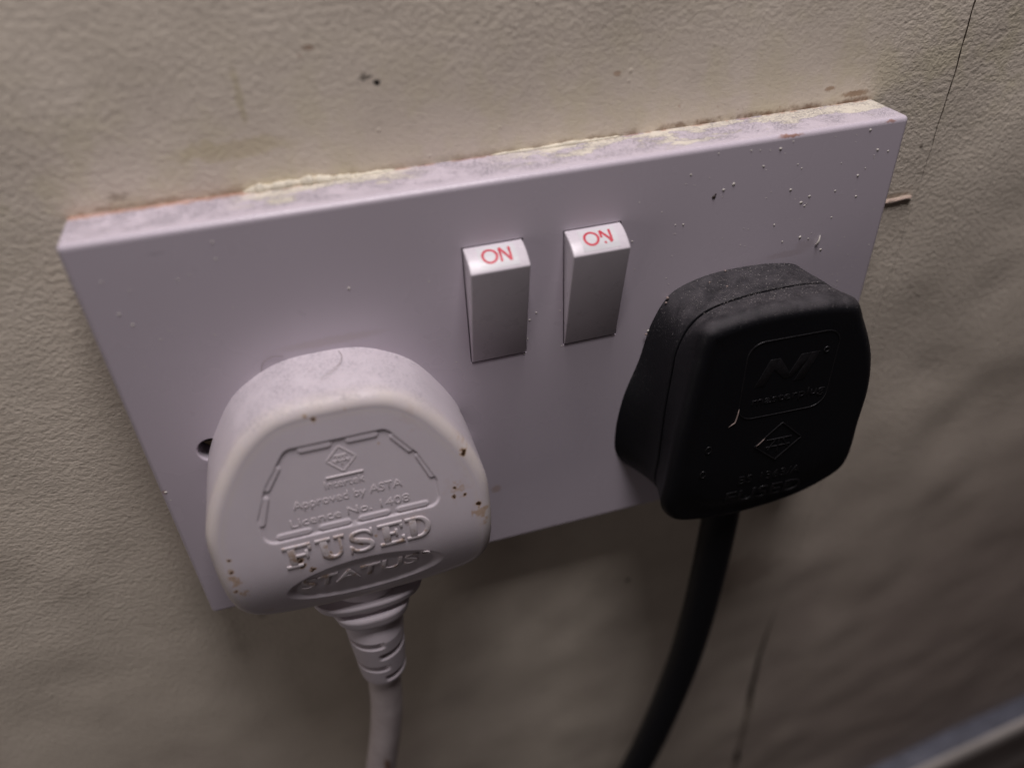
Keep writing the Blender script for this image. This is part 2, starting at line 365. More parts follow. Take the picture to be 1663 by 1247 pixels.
def stroke(pts, wd, closed=False):             # thick polyline -> quads outline polygons joined by one strip
    P = np.asarray(pts, float); n = len(P)
    if closed: T = np.roll(P, -1, 0) - np.roll(P, 1, 0)
    else: T = np.gradient(P, axis=0)
    T /= np.linalg.norm(T, axis=1)[:, None] + 1e-9; N = np.stack([-T[:, 1], T[:, 0]], 1) * np.broadcast_to(wd, (n,))[:, None] / 2
    return P + N, P - N
def stroke_mesh(strokes, thick, bevel=.08):
    bm = bmesh.new()
    for pts, wd, closed in strokes:
        a, b = stroke(pts, wd, closed); n = len(a)
        va = [bm.verts.new((x, z, thick)) for x, z in a]; vb = [bm.verts.new((x, z, thick)) for x, z in b]
        for i in range(n if closed else n - 1):
            j = (i + 1) % n; bm.faces.new((va[i], vb[i], vb[j], va[j]))
    raise_bm(bm, thick, bevel)
    V = np.array([v.co[:] for v in bm.verts]); bm.verts.index_update(); F = [[q.index for q in f.verts] for f in bm.faces]; bm.free()
    return V, F

D = 10.58                                       # how far the socket stands off the wall

# ================================================================== THE SETTING
# the wall: two sheets of painted wallpaper that meet in a split seam
zs = np.concatenate([np.linspace(-520, -120, 150, endpoint=False), np.linspace(-120, 80, 130, endpoint=False), np.linspace(80, 300, 40)])
def seam_x(z): return np.interp(z, [-260, -222, -168, -135, -60, 30, 42, 60, 120], [82.2, 81.6, 80.4, 80.4, 86, 90.2, 90.5, 90.6, 90.4]) + .14 * np.sin(z * .31) + .07 * np.sin(z * .83 + 1)
def seam_w(z): return np.interp(z, [-400, -240, -190, -150, -132, -118, 22, 32, 40, 52, 62, 80], [1.8, 2.4, 2.4, 1.7, .7, .06, .06, .16, .26, .32, .38, .38]) * (1 + .35 * np.sin(z * 1.7) * np.sin(z * .53))
def wall_y(P):
    x, z = P[:, 0], P[:, 1]
    h = (vnoise(P, 26, 1) - .5) * 1.1 + (vnoise(P, 11, 2) - .5) * .45
    rot = np.stack([x * .8 + z * .6, (-x * .6 + z * .8) * 1.5], 1)
    h += (vnoise(rot, 22, 3) - .5) * .5 * sstep(20, 90, x) * sstep(-40, -110, z)
    h += (vnoise(rot, 34, 5) - .5) * .35 * sstep(-60, -120, z)
    near = np.maximum(np.abs(x) - 76, np.abs(z) - 46)
    h *= sstep(-2, 25, near)
    curl = np.exp(-np.abs(x - seam_x(z)) / 5.0) * sstep(-110, -170, z) * .7
    return -h - curl
def sheet(side):
    V, n = [], 0
    if side < 0: cols = lambda z: np.concatenate([np.linspace(-420, -110, 70, endpoint=False), np.linspace(-110, seam_x(z) - seam_w(z) / 2, 130)])
    else: cols = lambda z: np.concatenate([np.linspace(seam_x(z) + seam_w(z) / 2, 330, 110, endpoint=False), np.linspace(330, 620, 30)])
    rows = []
    for z in zs:
        c = cols(z); P = np.stack([c, np.full_like(c, z)], 1); y = wall_y(P)
        row = np.stack([c, y, np.full_like(c, z)], 1)
        e = row[-1] if side < 0 else row[0]; back = np.array([[e[0], 2.5, z]])
        rows.append(np.vstack([row, back]) if side < 0 else np.vstack([back, row]))
    m = len(rows[0]); V = np.vstack(rows); i = np.arange(len(zs) - 1)[:, None] * m; j = np.arange(m - 1)[None, :]
    F = np.stack([i + j, i + j + 1, i + m + j + 1, i + m + j], 2).reshape(-1, 4)
    return V, F
V1, F1 = sheet(-1); V2, F2 = sheet(1)
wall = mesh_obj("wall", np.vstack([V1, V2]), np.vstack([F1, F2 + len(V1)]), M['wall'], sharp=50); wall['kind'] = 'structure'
wall.data.materials.append(M['crack'])
wall.data.polygons.foreach_set('material_index', [1 if f.center.y > 1.0 * S and max(wall.data.vertices[i].co.y for i in f.vertices) > 2.4 * S else 0 for f in wall.data.polygons])
bm = bmesh.new(); bm_prism(bm, [(60, -520), (120, -520), (120, 300), (60, 300)], 2.2, 6)
bm_obj("crack", bm, M['crack'], wall, smooth=False)
# a chip of bare plaster just right of the plate
bm = bmesh.new()
up = [(81.0, 20.4), (83, 20.65), (85, 20.6), (87, 20.75), (88.6, 20.5)]; dn = [(88.3, 20.0), (86.5, 20.1), (84.6, 19.9), (82.6, 19.8), (81.0, 20.0)]
bm_prism(bm, up + dn, -.5, .3)
bmesh.ops.bevel(bm, geom=[e for e in bm.edges if all(v.co.y < -.45 for v in e.verts)], offset=.2, segments=2, affect='EDGES')
bm_obj("plaster_chip", bm, M['chip'], wall)

# skirting and floor
bm = bmesh.new()
prof = [(4.0, 0), (-2, 0), (-5, -.6), (-6.6, -2.2), (-7.2, -5), (-7.2, -16), (-5.5, -18), (-5.5, -60), (4, -60)]
k0_, k1_ = Vector((177.6, -2.8, -261.3)), Vector((226, -2.8, -248.2))
dr = (k1_ - k0_) / 48.4
a = [bm.verts.new(k0_ + dr * -420 + Vector((0, y, z))) for y, z in prof]; b = [bm.verts.new(k0_ + dr * 420 + Vector((0, y, z))) for y, z in prof]
for i in range(len(prof)): j = (i + 1) % len(prof); bm.faces.new((a[i], a[j], b[j], b[i]))
bm.faces.new(a); bm.faces.new(b[::-1])
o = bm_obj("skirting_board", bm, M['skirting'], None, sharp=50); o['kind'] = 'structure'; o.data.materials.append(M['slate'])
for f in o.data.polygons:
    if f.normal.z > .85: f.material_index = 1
n = 60; xs_, ys_ = np.meshgrid(np.linspace(-420, 620, n), np.linspace(-500, 1, n)); g = np.stack([xs_.ravel(), ys_.ravel(), -345 + 1.5 * RNG.random(n * n)], 1)
i = np.arange(n - 1)[:, None] * n; j = np.arange(n - 1)[None, :]
o = mesh_obj("floor", g, np.stack([i + j, i + j + 1, i + n + j + 1, i + n + j], 2).reshape(-1, 4), M['floor']); o['kind'] = 'structure'

# ================================================================== DOUBLE SOCKET
sock = thing("double_socket", "white double wall socket with both rockers switched on and paint smeared along its top edge", "wall socket", (0, 0, 0))
def faceplate_mesh():
    V, F = [], []
    def v(x, y, z): V.append((x, y, z)); return len(V) - 1
    R1, xs = .95, [-72.05, -66, -57.6, -12.85, -1.85, 5.45, 16.45, 57.6, 66, 72.05]
    zs_ = [-42.05, -3.9, 4.5, 7.75, 31.85, 42.05]
    g = [[v(x, -D, z) for z in zs_] for x in xs]
    for i in range(len(xs) - 1):
        for j in range(len(zs_) - 1):
            q = [g[i][j], g[i + 1][j], g[i + 1][j + 1], g[i][j + 1]]
            if j == 3 and i in (3, 5):                       # rocker openings
                b_ = [v(V[k][0], -3, V[k][2]) for k in q]
                for k in range(4): F.append([q[k], q[(k + 1) % 4], b_[(k + 1) % 4], b_[k]][::-1])
                F.append(b_)
            elif j == 1 and i in (1, 7):                     # fixing holes
                cx, cz = (-61.8 if i == 1 else 61.8), .3; n = 40; r0 = 2.75; r1 = 2.45
                c = [[v(cx + r * math.cos(2 * math.pi * k / n - 3 * math.pi / 4), y, cz + r * math.sin(2 * math.pi * k / n - 3 * math.pi / 4)) for k in range(n)] for r, y in ((r0, -D), (2.55, -D + .12), (r1, -D + .35), (r1, -2))]
                for k in range(4): F.append([q[k], q[(k + 1) % 4]] + [c[0][m % n] for m in range((k + 1) * 10, k * 10 - 1, -1)])
                for a_, b_ in zip(c, c[1:]):
                    for k in range(n): F.append([a_[k], b_[k], b_[(k + 1) % n], a_[(k + 1) % n]][::-1])
                F.append(c[-1])
            else: F.append(q)
    rings = []
    ang = [(sx, sz, t_) for (sx, sz, t0) in ((1, -1, -90), (1, 1, 0), (-1, 1, 90), (-1, -1, 180)) for t_ in np.linspace(t0, t0 + 90, 7)]
    for a_ in np.linspace(0, 90, 9):
        e = R1 * math.sin(math.radians(a_)); y = -D + R1 * (1 - math.cos(math.radians(a_)))
        rings.append([v(sx * 72.05 + e * math.cos(math.radians(t_)), y, sz * 42.05 + e * math.sin(math.radians(t_))) for sx, sz, t_ in ang])
    rings.append([v(V[k][0], .6, V[k][2]) for k in rings[-1]])
    n = len(ang)
    for a_, b_ in zip(rings, rings[1:]):
        for k in range(n): F.append([a_[k], b_[k], b_[(k + 1) % n], a_[(k + 1) % n]][::-1])
    F.append(rings[-1][::-1])
    return V, F
V, F = faceplate_mesh()
plate = mesh_obj("faceplate", V, F, M['plate'], sock); me = plate.data
if any(f.normal.y > .9 and f.center.y < -10 * S for f in me.polygons): me.flip_normals()
flat = [max(abs(c) for c in f.normal) > .9995 for f in me.polygons]        # flat faces stay flat, rounded edges shade round
shp = [False] * len(me.edges)
for f in me.polygons:
    if flat[f.index]:
        for k in f.edge_keys: shp[me.edge_keys.index(k)] = True
at = me.attributes.get('sharp_edge') or me.attributes.new('sharp_edge', 'BOOLEAN', 'EDGE'); at.data.foreach_set('value', shp)
nl = []
for f in me.polygons:
    for li in f.loop_indices:
        p = me.vertices[me.loops[li].vertex_index].co / S
        q = Vector((max(-72.05, min(72.05, p.x)), max(-D + .95, p.y), max(-42.05, min(42.05, p.z)))); n_ = p - q
        rim = abs(f.center.x / S) > 72 or abs(f.center.z / S) > 42
        nl.append(tuple(n_.normalized()) if rim and not flat[f.index] and n_.length > 1e-4 else tuple(f.normal))
me.normals_split_custom_set(nl)

# fixing screw at the bottom of its hole
bm = bmesh.new()
bmesh.ops.create_cone(bm, cap_ends=True, segments=32, radius1=2.1, radius2=1.7, depth=1.6, matrix=Matrix.Translation((-61.8, -D + 4.2, .3)) @ Matrix.Rotation(math.radians(90), 4, 'X'))
o = bm_obj("screw", bm, M['brass'], sock)
bm = bmesh.new(); bm_prism(bm, [(-63.4, .05), (-60.2, .05), (-60.2, .55), (-63.4, .55)], -D + 3.2, -D + 3.5); bm_obj("screw_slot", bm, M['dark_speck'], o, smooth=False)

# rocker switches
CURVE = [(0.0, 31.6), (1.2, 31.4), (2.5, 30.9), (3.8, 30.15), (5.0, 29.1)]      # (stand-off, z) across the face that carries ON
CL = np.concatenate([[0], np.cumsum(np.linalg.norm(np.diff(np.array(CURVE), axis=0), axis=1))])
def on_curve(s, lift):                       # s measured from the front edge upward
    q = CL[-1] - s; p = np.interp(q, CL, [c[0] for c in CURVE]); z = np.interp(q, CL, [c[1] for c in CURVE])
    nx = np.interp(q, CL, [.95, .93, .87, .80, .74]); ny = np.interp(q, CL, [.25, .38, .50, .60, .67])
    return p + lift * ny, z + lift * nx
def rocker(cx, label, worn):
    bm = bmesh.new(); hw = 5.28
    prof = [(-4, 8.0), (.15, 8.0), (.3, 8.2)] + [(5.0, 29.1)] + CURVE[::-1][1:] + [(-4, 31.6)]
    a = [bm.verts.new((cx - hw, -D - p, z)) for p, z in prof]; b = [bm.verts.new((cx + hw, -D - p, z)) for p, z in prof]; n = len(prof)
    for i in range(n): bm.faces.new((a[i], a[(i + 1) % n], b[(i + 1) % n], b[i]))
    bm.faces.new(a); bm.faces.new(b[::-1]); bmesh.ops.recalc_face_normals(bm, faces=bm.faces[:]); bm.normal_update()
    ed = [e for e in bm.edges if e.calc_face_angle(0) > math.radians(32) and all(v.co.y < -D + 1 for v in e.verts)]
    bmesh.ops.bevel(bm, geom=ed, offset=.38, segments=4, affect='EDGES', profile=.5, clamp_overlap=True)
    o = bm_obj("rocker_switch", bm, M['rocker'], sock, sharp=28)
    if label: o['label'] = label
    # slightly raised window the word is printed under
    ns = 14; V = []; F = []
    for lift in (.035, -.3):
        for s in np.linspace(.55, CL[-1] - .55, ns):
            p, z = on_curve(s, lift)
            V += [(cx - 3.6 + .35, -D - p, z), (cx + 3.6 - .1, -D - p, z)]
    for i in range(ns - 1): F.append([2*i, 2*i+1, 2*i+3, 2*i+2])
    k = 2 * ns
    for i in range(ns - 1): F += [[2*i, 2*i+2, k+2*i+2, k+2*i], [2*i+1, k+2*i+1, k+2*i+3, 2*i+3]]
    F += [[0, k, k+1, 1], [k-2, k-1, 2*k-1, 2*k-2]]
    mesh_obj("label_window", V, F, M['rocker_window'], o, sharp=30)
    tx, s0, s1 = cx - 2.55, 1.5, 4.35
    ov = [(tx + 1.3 + 1.24 * math.cos(q), (s0 + s1) / 2 + 1.30 * math.sin(q)) for q in np.linspace(0, 2 * math.pi, 36, endpoint=False)]
    st = [(ov, .46, True)]
    N = [((tx + 3.15, s0), (tx + 3.2, s1)), ((tx + 3.2, s1), (tx + 4.85, s0 + .05)), ((tx + 4.85, s0), (tx + 4.9, s1))]
    if worn: N = [((tx + 3.15, s0 + 1.25), (tx + 3.2, s1)), ((tx + 3.2, s1 - .05), (tx + 4.85, s0 + .3)), ((tx + 4.85, s0 + .25), (tx + 4.9, s1)), ((tx + 3.45, s0 + .1), (tx + 3.75, s0 + .3)), ((tx + 4.5, s0 + .15), (tx + 4.85, s0 + .5))]
    for k_, (p, q) in enumerate(N):
        P = [np.array(p) + (np.array(q) - np.array(p)) * t for t in np.linspace(0, 1, 8)]
        st.append((P, .42 + .05 * (k_ % 2) + .05 * np.sin(np.arange(8) * 2.1 + k_), False))
    bm2 = bmesh.new()
    V = []; F = []
    for i_, (pts, wd, cl) in enumerate(st):
        a, b = stroke(pts, wd, cl); m = len(a); k = len(V)
        for lift in (.055 + .006 * i_, -.1):
            for q in a: p, z = on_curve(q[1], lift); V.append((q[0], -D - p, z))
            for q in b: p, z = on_curve(q[1], lift); V.append((q[0], -D - p, z))
        for i in range(m if cl else m - 1):
            j = (i + 1) % m
            F += [[k+i, k+m+i, k+m+j, k+j], [k+i, k+j, k+2*m+j, k+2*m+i], [k+m+j, k+m+i, k+3*m+i, k+3*m+j]]
    bm2.free()
    mesh_obj("lettering", V, F, M['red'], o, smooth=False)
    return o
rocker(-7.35, "left rocker switch with ON in complete red letters", False)
rocker(10.95, "right rocker switch with ON in worn red letters", True)

# dried paint along the joint of plate and wall
def bead(x0, x1, r0, seed, yb=-.4):
    n = int((x1 - x0) * 5); xs = np.linspace(x0, x1, n); P = np.stack([xs, xs * 0 + seed * 13.7], 1)
    rr = r0 * (.25 + 1.0 * vnoise(P, 2.2, seed) * vnoise(P, 6.5, seed + 3) + .5 * vnoise(P, .8, seed + 7)) * np.sqrt(np.clip(np.minimum(xs - x0, x1 - xs) / 2.5, .02, 1))
    dz = (vnoise(P, 3.1, seed + 5) - .5) * .9
    return tube(np.stack([xs, yb - rr * .5, 43.0 + dz * rr], 1), rr, 14)
V, F = bead(-46, -21, 1.05, 2, -.1)
mesh_obj("paint_bead", V, F, M['bead'], sock)
V, F = bead(-4, 20, .5, 6, -.1); mesh_obj("paint_bead", V, F, M['bead'], sock)

# flecks of paint on the plate
def flecks(name, pts, mat):
    V, F = [], []
    for x, z, r, flat, zc in pts:
        k = len(V); nn = 7; el = random.uniform(.8, 1.35); ph = random.random() * 3
        for ring, (rs, h) in enumerate(((1.0, -.15), (.85, .35), (.45, .62))):
            for q in range(nn):
                a = 2 * math.pi * q / nn + ph; rj = r * rs * random.uniform(.85, 1.15)
                V.append((x + rj * math.cos(a) * el, zc - r * h * flat, z + rj * math.sin(a)))
        V.append((x, zc - r * .7 * flat, z))
        for ring in range(2):
            for q in range(nn): F.append([k + ring*nn + q, k + ring*nn + (q+1) % nn, k + (ring+1)*nn + (q+1) % nn, k + (ring+1)*nn + q])
        for q in range(nn): F.append([k + 2*nn + q, k + 2*nn + (q+1) % nn, k + 3*nn])
    o = mesh_obj(name, V, F, mat, sock); o['kind'] = 'stuff'; return o
known = [(29.2,38.4,.30),(38,35.3,.38),(36.1,34.5,.34),(34.2,41.5,.2),(40.6,41.1,.25),(42.4,40.9,.22),(46.5,40.6,.32),(51.7,36.2,.24),(50.2,32.3,.28),(54.6,30.3,.28),(53,29.3,.3),(53.9,28.5,.2),(60.1,30.5,.3),(64.4,32.9,.33),(65.7,34.1,.2),(67.5,37.4,.28),(69.9,36.8,.25),(67,36.4,.2),(65.1,28.6,.24),(64.8,41.5,.34),(60.6,25,.22),(48,25.6,.24),(50.5,21.6,.3),(54.3,21.9,.34),(56.3,21.2,.2),(59.7,18.2,.3),(28.7,29,.25),(27.1,29.2,.2),(48.9,41.6,.2),(43.6,37.8,.22),(50.7,37.1,.18),
         (-51.5,39.9,.2),(-51.7,37.1,.18),(-58,34.7,.16),(-68.6,36.4,.22),(-65.3,34.2,.18),(-68,30.5,.22),(-66.7,28.2,.24),(-51.3,28.2,.18),(-55.3,23.8,.18),(-61.8,26,.16),(-63.5,24.7,.2),(-56.1,35.2,.15),(.2,16.2,.26),(-1.1,14.9,.25),(-1.6,10.8,.18),(-2.4,7.5,.2),(4.9,15.6,.2),(18.7,27.4,.2),(23.4,7,.34),(15.9,7.7,.2),(5.2,7.6,.18),(-32.5,28,.36),(-19,26.6,.2),(-72,-7.2,.3)]
pts = [(x, z, r * random.uniform(.7, 1.0), random.uniform(.5, .85), -D) for x, z, r in known]
for _ in range(230):
    x = random.choice((random.uniform(25, 72), random.uniform(40, 72), random.uniform(-72, 72))); z = random.uniform(6 if abs(x) < 20 else -36, 41.5)
    if -14.5 < x < 18 and 6 < z < 33: continue
    pts.append((x, z, random.uniform(.04, .12), .6, -D))
for x in np.arange(60.0, 72.6, .9): pass
for _ in range(14): pts.append((72.6, random.uniform(5, 40), random.uniform(.12, .32), 1, -D + .6))
flecks("paint_flecks", pts, M['speck'])
flecks("grime_flecks", [(34.3, 33.4, .38, .6, -D), (34.6, 33.9, .2, .6, -D), (-30.3, 43.3, .01, 1, -D)], M['dark_speck'])
V, F = tube(catmull([(58.1, -D - .1, 19.4), (58.5, -D - .4, 20.4), (58.8, -D - .15, 21.6)], 8, False), [.03, .1, .16, .2, .2, .16, .1, .03], 8)
mesh_obj("paint_sliver", V, F, M['speck'], sock)

# ================================================================== LINT
def lint(name, parent, fn, n, mat, L=(.8, 2.6), r=.022):
    V, F = [], []
    for _ in range(n):
        p, t = fn(); p = np.array(p, float); a = random.uniform(0, 6.28); l = random.uniform(*L); pts = []
        d = np.array([math.cos(a), math.sin(a)]); bend = random.uniform(-2.5, 2.5); hgt = random.uniform(.02, .35)
        for s in np.linspace(0, 1, 6):
            pts.append(p + np.array([d[0] * l * (s - .5), d[1] * l * (s - .5), .03 + hgt * math.sin(s * 3.14)])); a += bend / 6; d = np.array([math.cos(a), math.sin(a)])
        v, f = tube(pts, r, 3); k = len(V); V += v; F += [[i + k for i in q] for q in f]
    o = mesh_obj(name, V, F, mat, parent); o['kind'] = 'stuff'; return o
lint("lint", sock, lambda: ((random.uniform(-70, 70), random.uniform(-8.2, -.8), 43.0), 0), 200, M['lint'], (.3, 1.2), .011)

# ================================================================== WHITE PLUG
WC = -39.6
def mirror(h): return h + [(-x, z) for x, z in h[::-1] if x != 0]
WF = [(0,16.2),(6,16.0),(10.3,15.0),(15.1,11.7),(18.8,7.2),(21.3,3.2),(23.4,-1.4),(24.5,-5.3),(24.7,-10),(24.3,-19),(23.5,-23.5),(21.2,-26.8),(15,-29.3),(0,-30.6)]
WB = [(0,16.7),(6,16.3),(10.5,14.7),(15.7,11.2),(20,5.3),(23.3,-1.2),(24.8,-6.5),(25.6,-12),(25.8,-20),(25,-25),(22.5,-28.5),(15,-31.5),(0,-32.5)]
wplug = thing("power_plug", "white moulded plug marked FUSED in the left socket, dotted with brown specks", "plug", (WC, -D, 0))
NP = 720
of, ob_ = catmull(mirror(WF), NP), catmull(mirror(WB), NP); nf = normals2(of)
if ((of + nf - of.mean(0)) ** 2).sum() < ((of - of.mean(0)) ** 2).sum(): nf = -nf
def wface(v):                                    # thinner at the top, rolling away towards the cable
    k = 3.0 * np.log1p(np.exp(np.clip((-17.5 - v) / 3.0, -30, 30))); return 17.3 - .19 * v - .47 * k - .008 * k ** 2
EYE = np.array([-36.353, -128.461, 93.413])
def fit(P, add=0.0):                             # (u, v) measured as if 17.5 mm deep -> (u, v) on the wedge-shaped face
    P = np.asarray(P, float); A_ = np.column_stack([P[:, 0] + WC, np.full(len(P), -D - 17.5), P[:, 1]]); d_ = A_ - EYE; v = P[:, 1].copy()
    for _ in range(12):
        t_ = (-D - wface(v) - EYE[1]) / d_[:, 1]; v = EYE[2] + d_[:, 2] * t_
    return np.column_stack([EYE[0] + d_[:, 0] * t_ - WC, v])
PANEL = fit([(-7.2, 8.6), (7.2, 8.6), (11.0, 2.9), (13.4, -3.4), (13.4, -6.7), (-13.4, -6.7), (-13.4, -3.4), (-11.0, 2.9)])
TABS = [((-5.7, 10.15), (-1.4, 10.15)), ((2.0, 10.15), (6.2, 10.15)), ((9.1, 8.9), (11.5, 5.3)), ((12.8, 3.5), (14.6, -1.6)), ((-10.2, 7.2), (-12.5, 3.5)), ((-13.3, 1.2), (-15.0, -4.0)),
        ((-12.8, -8.1), (-8.0, -8.1)), ((-5.5, -8.1), (-1.1, -8.1)), ((1.4, -8.1), (5.8, -8.1)), ((8.2, -8.1), (12.8, -8.1))]
TABS = [fit(t_) for t_ in TABS]
ELL = fit([(-.15, -18.0), (-.15, -26.4)]); EC, EB = ELL[:, 1].mean(), abs(ELL[0, 1] - ELL[1, 1]) / 2
def wrecess(P):
    d = sd_poly(P, PANEL) - 2.1
    rec = .35 * (1 - sstep(-.30, .10, d))
    tab = np.full(len(P), 1e9)
    for a, b in TABS: tab = np.minimum(tab, sd_caps(P, a, b, .62))
    rec = rec - rec * .62 * (1 - sstep(-.22, .12, tab))
    e = np.sqrt((P[:, 0] / 14.4) ** 2 + ((P[:, 1] - EC) / EB) ** 2); g = (e - 1) * EB
    rec = rec + .65 * (1 - sstep(-.75, .1, g))
    return rec
rings, yel = [], []
rad = 2.3
inn = of - nf * rad; dof = wface(inn[:, 1]) - rad
notch = np.exp(-((ob_[:, 1] + 6.5) / 3.2) ** 4)
for t in np.concatenate([[0, .03, .06, .1, .14], np.linspace(.2, 1, 16)]):
    P = ob_ * (1 - t) + of * t - nf * (1.0 * notch * (1 - sstep(.08, .13, t)))[:, None]
    rings.append(np.column_stack([P, dof * t])); yel.append(np.full(NP, sstep(.85, 1, t) * .5))
for a in np.linspace(0, math.pi / 2, 13)[1:]:
    P = of - nf * (rad * (1 - math.cos(a))); rings.append(np.column_stack([P, dof + rad * math.sin(a)])); yel.append(np.full(NP, math.sin(2 * a) ** .6 * .8 + .2 * math.cos(a)))
inn = of - nf * rad; c0 = np.array([0, -7.5])
# depth under the inner rim: blend to the true face depth inside
for q in np.concatenate([np.linspace(.992, .45, 96), np.linspace(.44, .02, 40)]):
    P = c0 + (inn - c0) * q
    d = wface(P[:, 1]) ; 
    rings.append(np.column_stack([P, d - wrecess(P)])); yel.append(np.full(NP, .5 * sstep(.93, 1, q)))
nr = len(rings); A = np.vstack(rings)
V = np.column_stack([A[:, 0] + WC, -D - A[:, 2], A[:, 1]])
F = ring_faces(nr, NP).tolist() + [list(range((nr - 1) * NP, nr * NP))]
wbody = mesh_obj("plug_body", V, F, M['white'], wplug)
stain = np.zeros(len(V)); P2 = A[:, :2] + np.array([WC, 0])
for x, z, r, k in ((-16.3,-13,1.1,.5),(-16.2,-16,1.0,.4),(-62.3,-15,.9,.5),(-61,-19.5,1.2,.4),(-19.1,2.1,.75,1.1),(-21.3,-5.7,.5,.8),(-21.5,-7.7,.6,.9),(-19.5,-8,.55,.8),(-17.1,-11.1,.85,1.2),(-17.2,-13.5,1.6,.45),(-43.4,16.9,.5,.6),(-42.3,15.8,.6,.8),(-37.2,16.6,.4,.6),(-61.5,-10.4,.45,1.0),(-62.1,-13.6,.7,.8),(-61.6,-16.5,1.3,.5),(-62.4,-18.5,.5,.7),
                   (-50.9,-14.8,1.3,.85),(-50.2,-16.2,.8,1.0),(-45.6,-14.9,.9,1.0),(-39.2,-13.6,.8,.8),(-48.6,-17.6,.8,1.0),(-36.5,-13,.5,.6),(-33,8.0,.4,.35),(-20.5,-6.4,2.2,.3),(-29.3,-12,2.0,.22),(-18.6,4.5,2.2,.25),(-58,-25.5,1.2,.2),(-27,14,2.4,.18)):
    x, z = fit([(x - WC, z)])[0] + np.array([WC, 0])
    d = np.hypot(P2[:, 0] - x, P2[:, 1] - z) / r; d += (vnoise(P2, .45, 8) - .5) * .9
    d2 = np.hypot(P2[:, 0] - x, (P2[:, 1] - z) * .7) / (r * 1.9) + (vnoise(P2, .8, 9) - .5) * 1.1
    stain = np.maximum(stain, np.where(A[:, 2] > 14.4, .16 * (1 - sstep(.1, 1.0, d2)), 0))
    stain = np.maximum(stain, k * (1 - sstep(.15, 1.15, d)) * np.where(A[:, 2] > 14.4, 1, 0))
for nm, arr in (('stain', stain), ('yellow', np.concatenate(yel))):
    at = wbody.data.attributes.new(nm, 'FLOAT', 'POINT'); at.data.foreach_set('value', arr.astype(np.float32))
def on_white(V, extra=0.0):                       # (x, z, height) -> world, lying on the moulded face
    P = V[:, :2] - np.array([WC, 0]); P = fit(P); dep = wface(P[:, 1]) - wrecess(P)
    return np.column_stack([P[:, 0] + WC, -D - dep - V[:, 2] - extra, P[:, 1]])
def white_word(body, x0, x1, z0, z1, th, bev, **kw):
    V, F = text_mesh(body, x0, x1, z0, z1, th, bev, **kw); mesh_obj("lettering", on_white(V), F, M['letter'], wplug, sharp=60)
white_word("Intertek", -43.1, -36.4, .55, 2.15, .09, .05)
white_word("Approved by ASTA", -49.0, -30.3, -3.2, -.75, .09, .05)
white_word("Licence No. 1408", -50.2, -29.4, -6.55, -4.7, .09, .05)
white_word("STATUS", -51.6, -29.6, -23.2, -20.6, .22, .10, shear=.12, weight=.012)
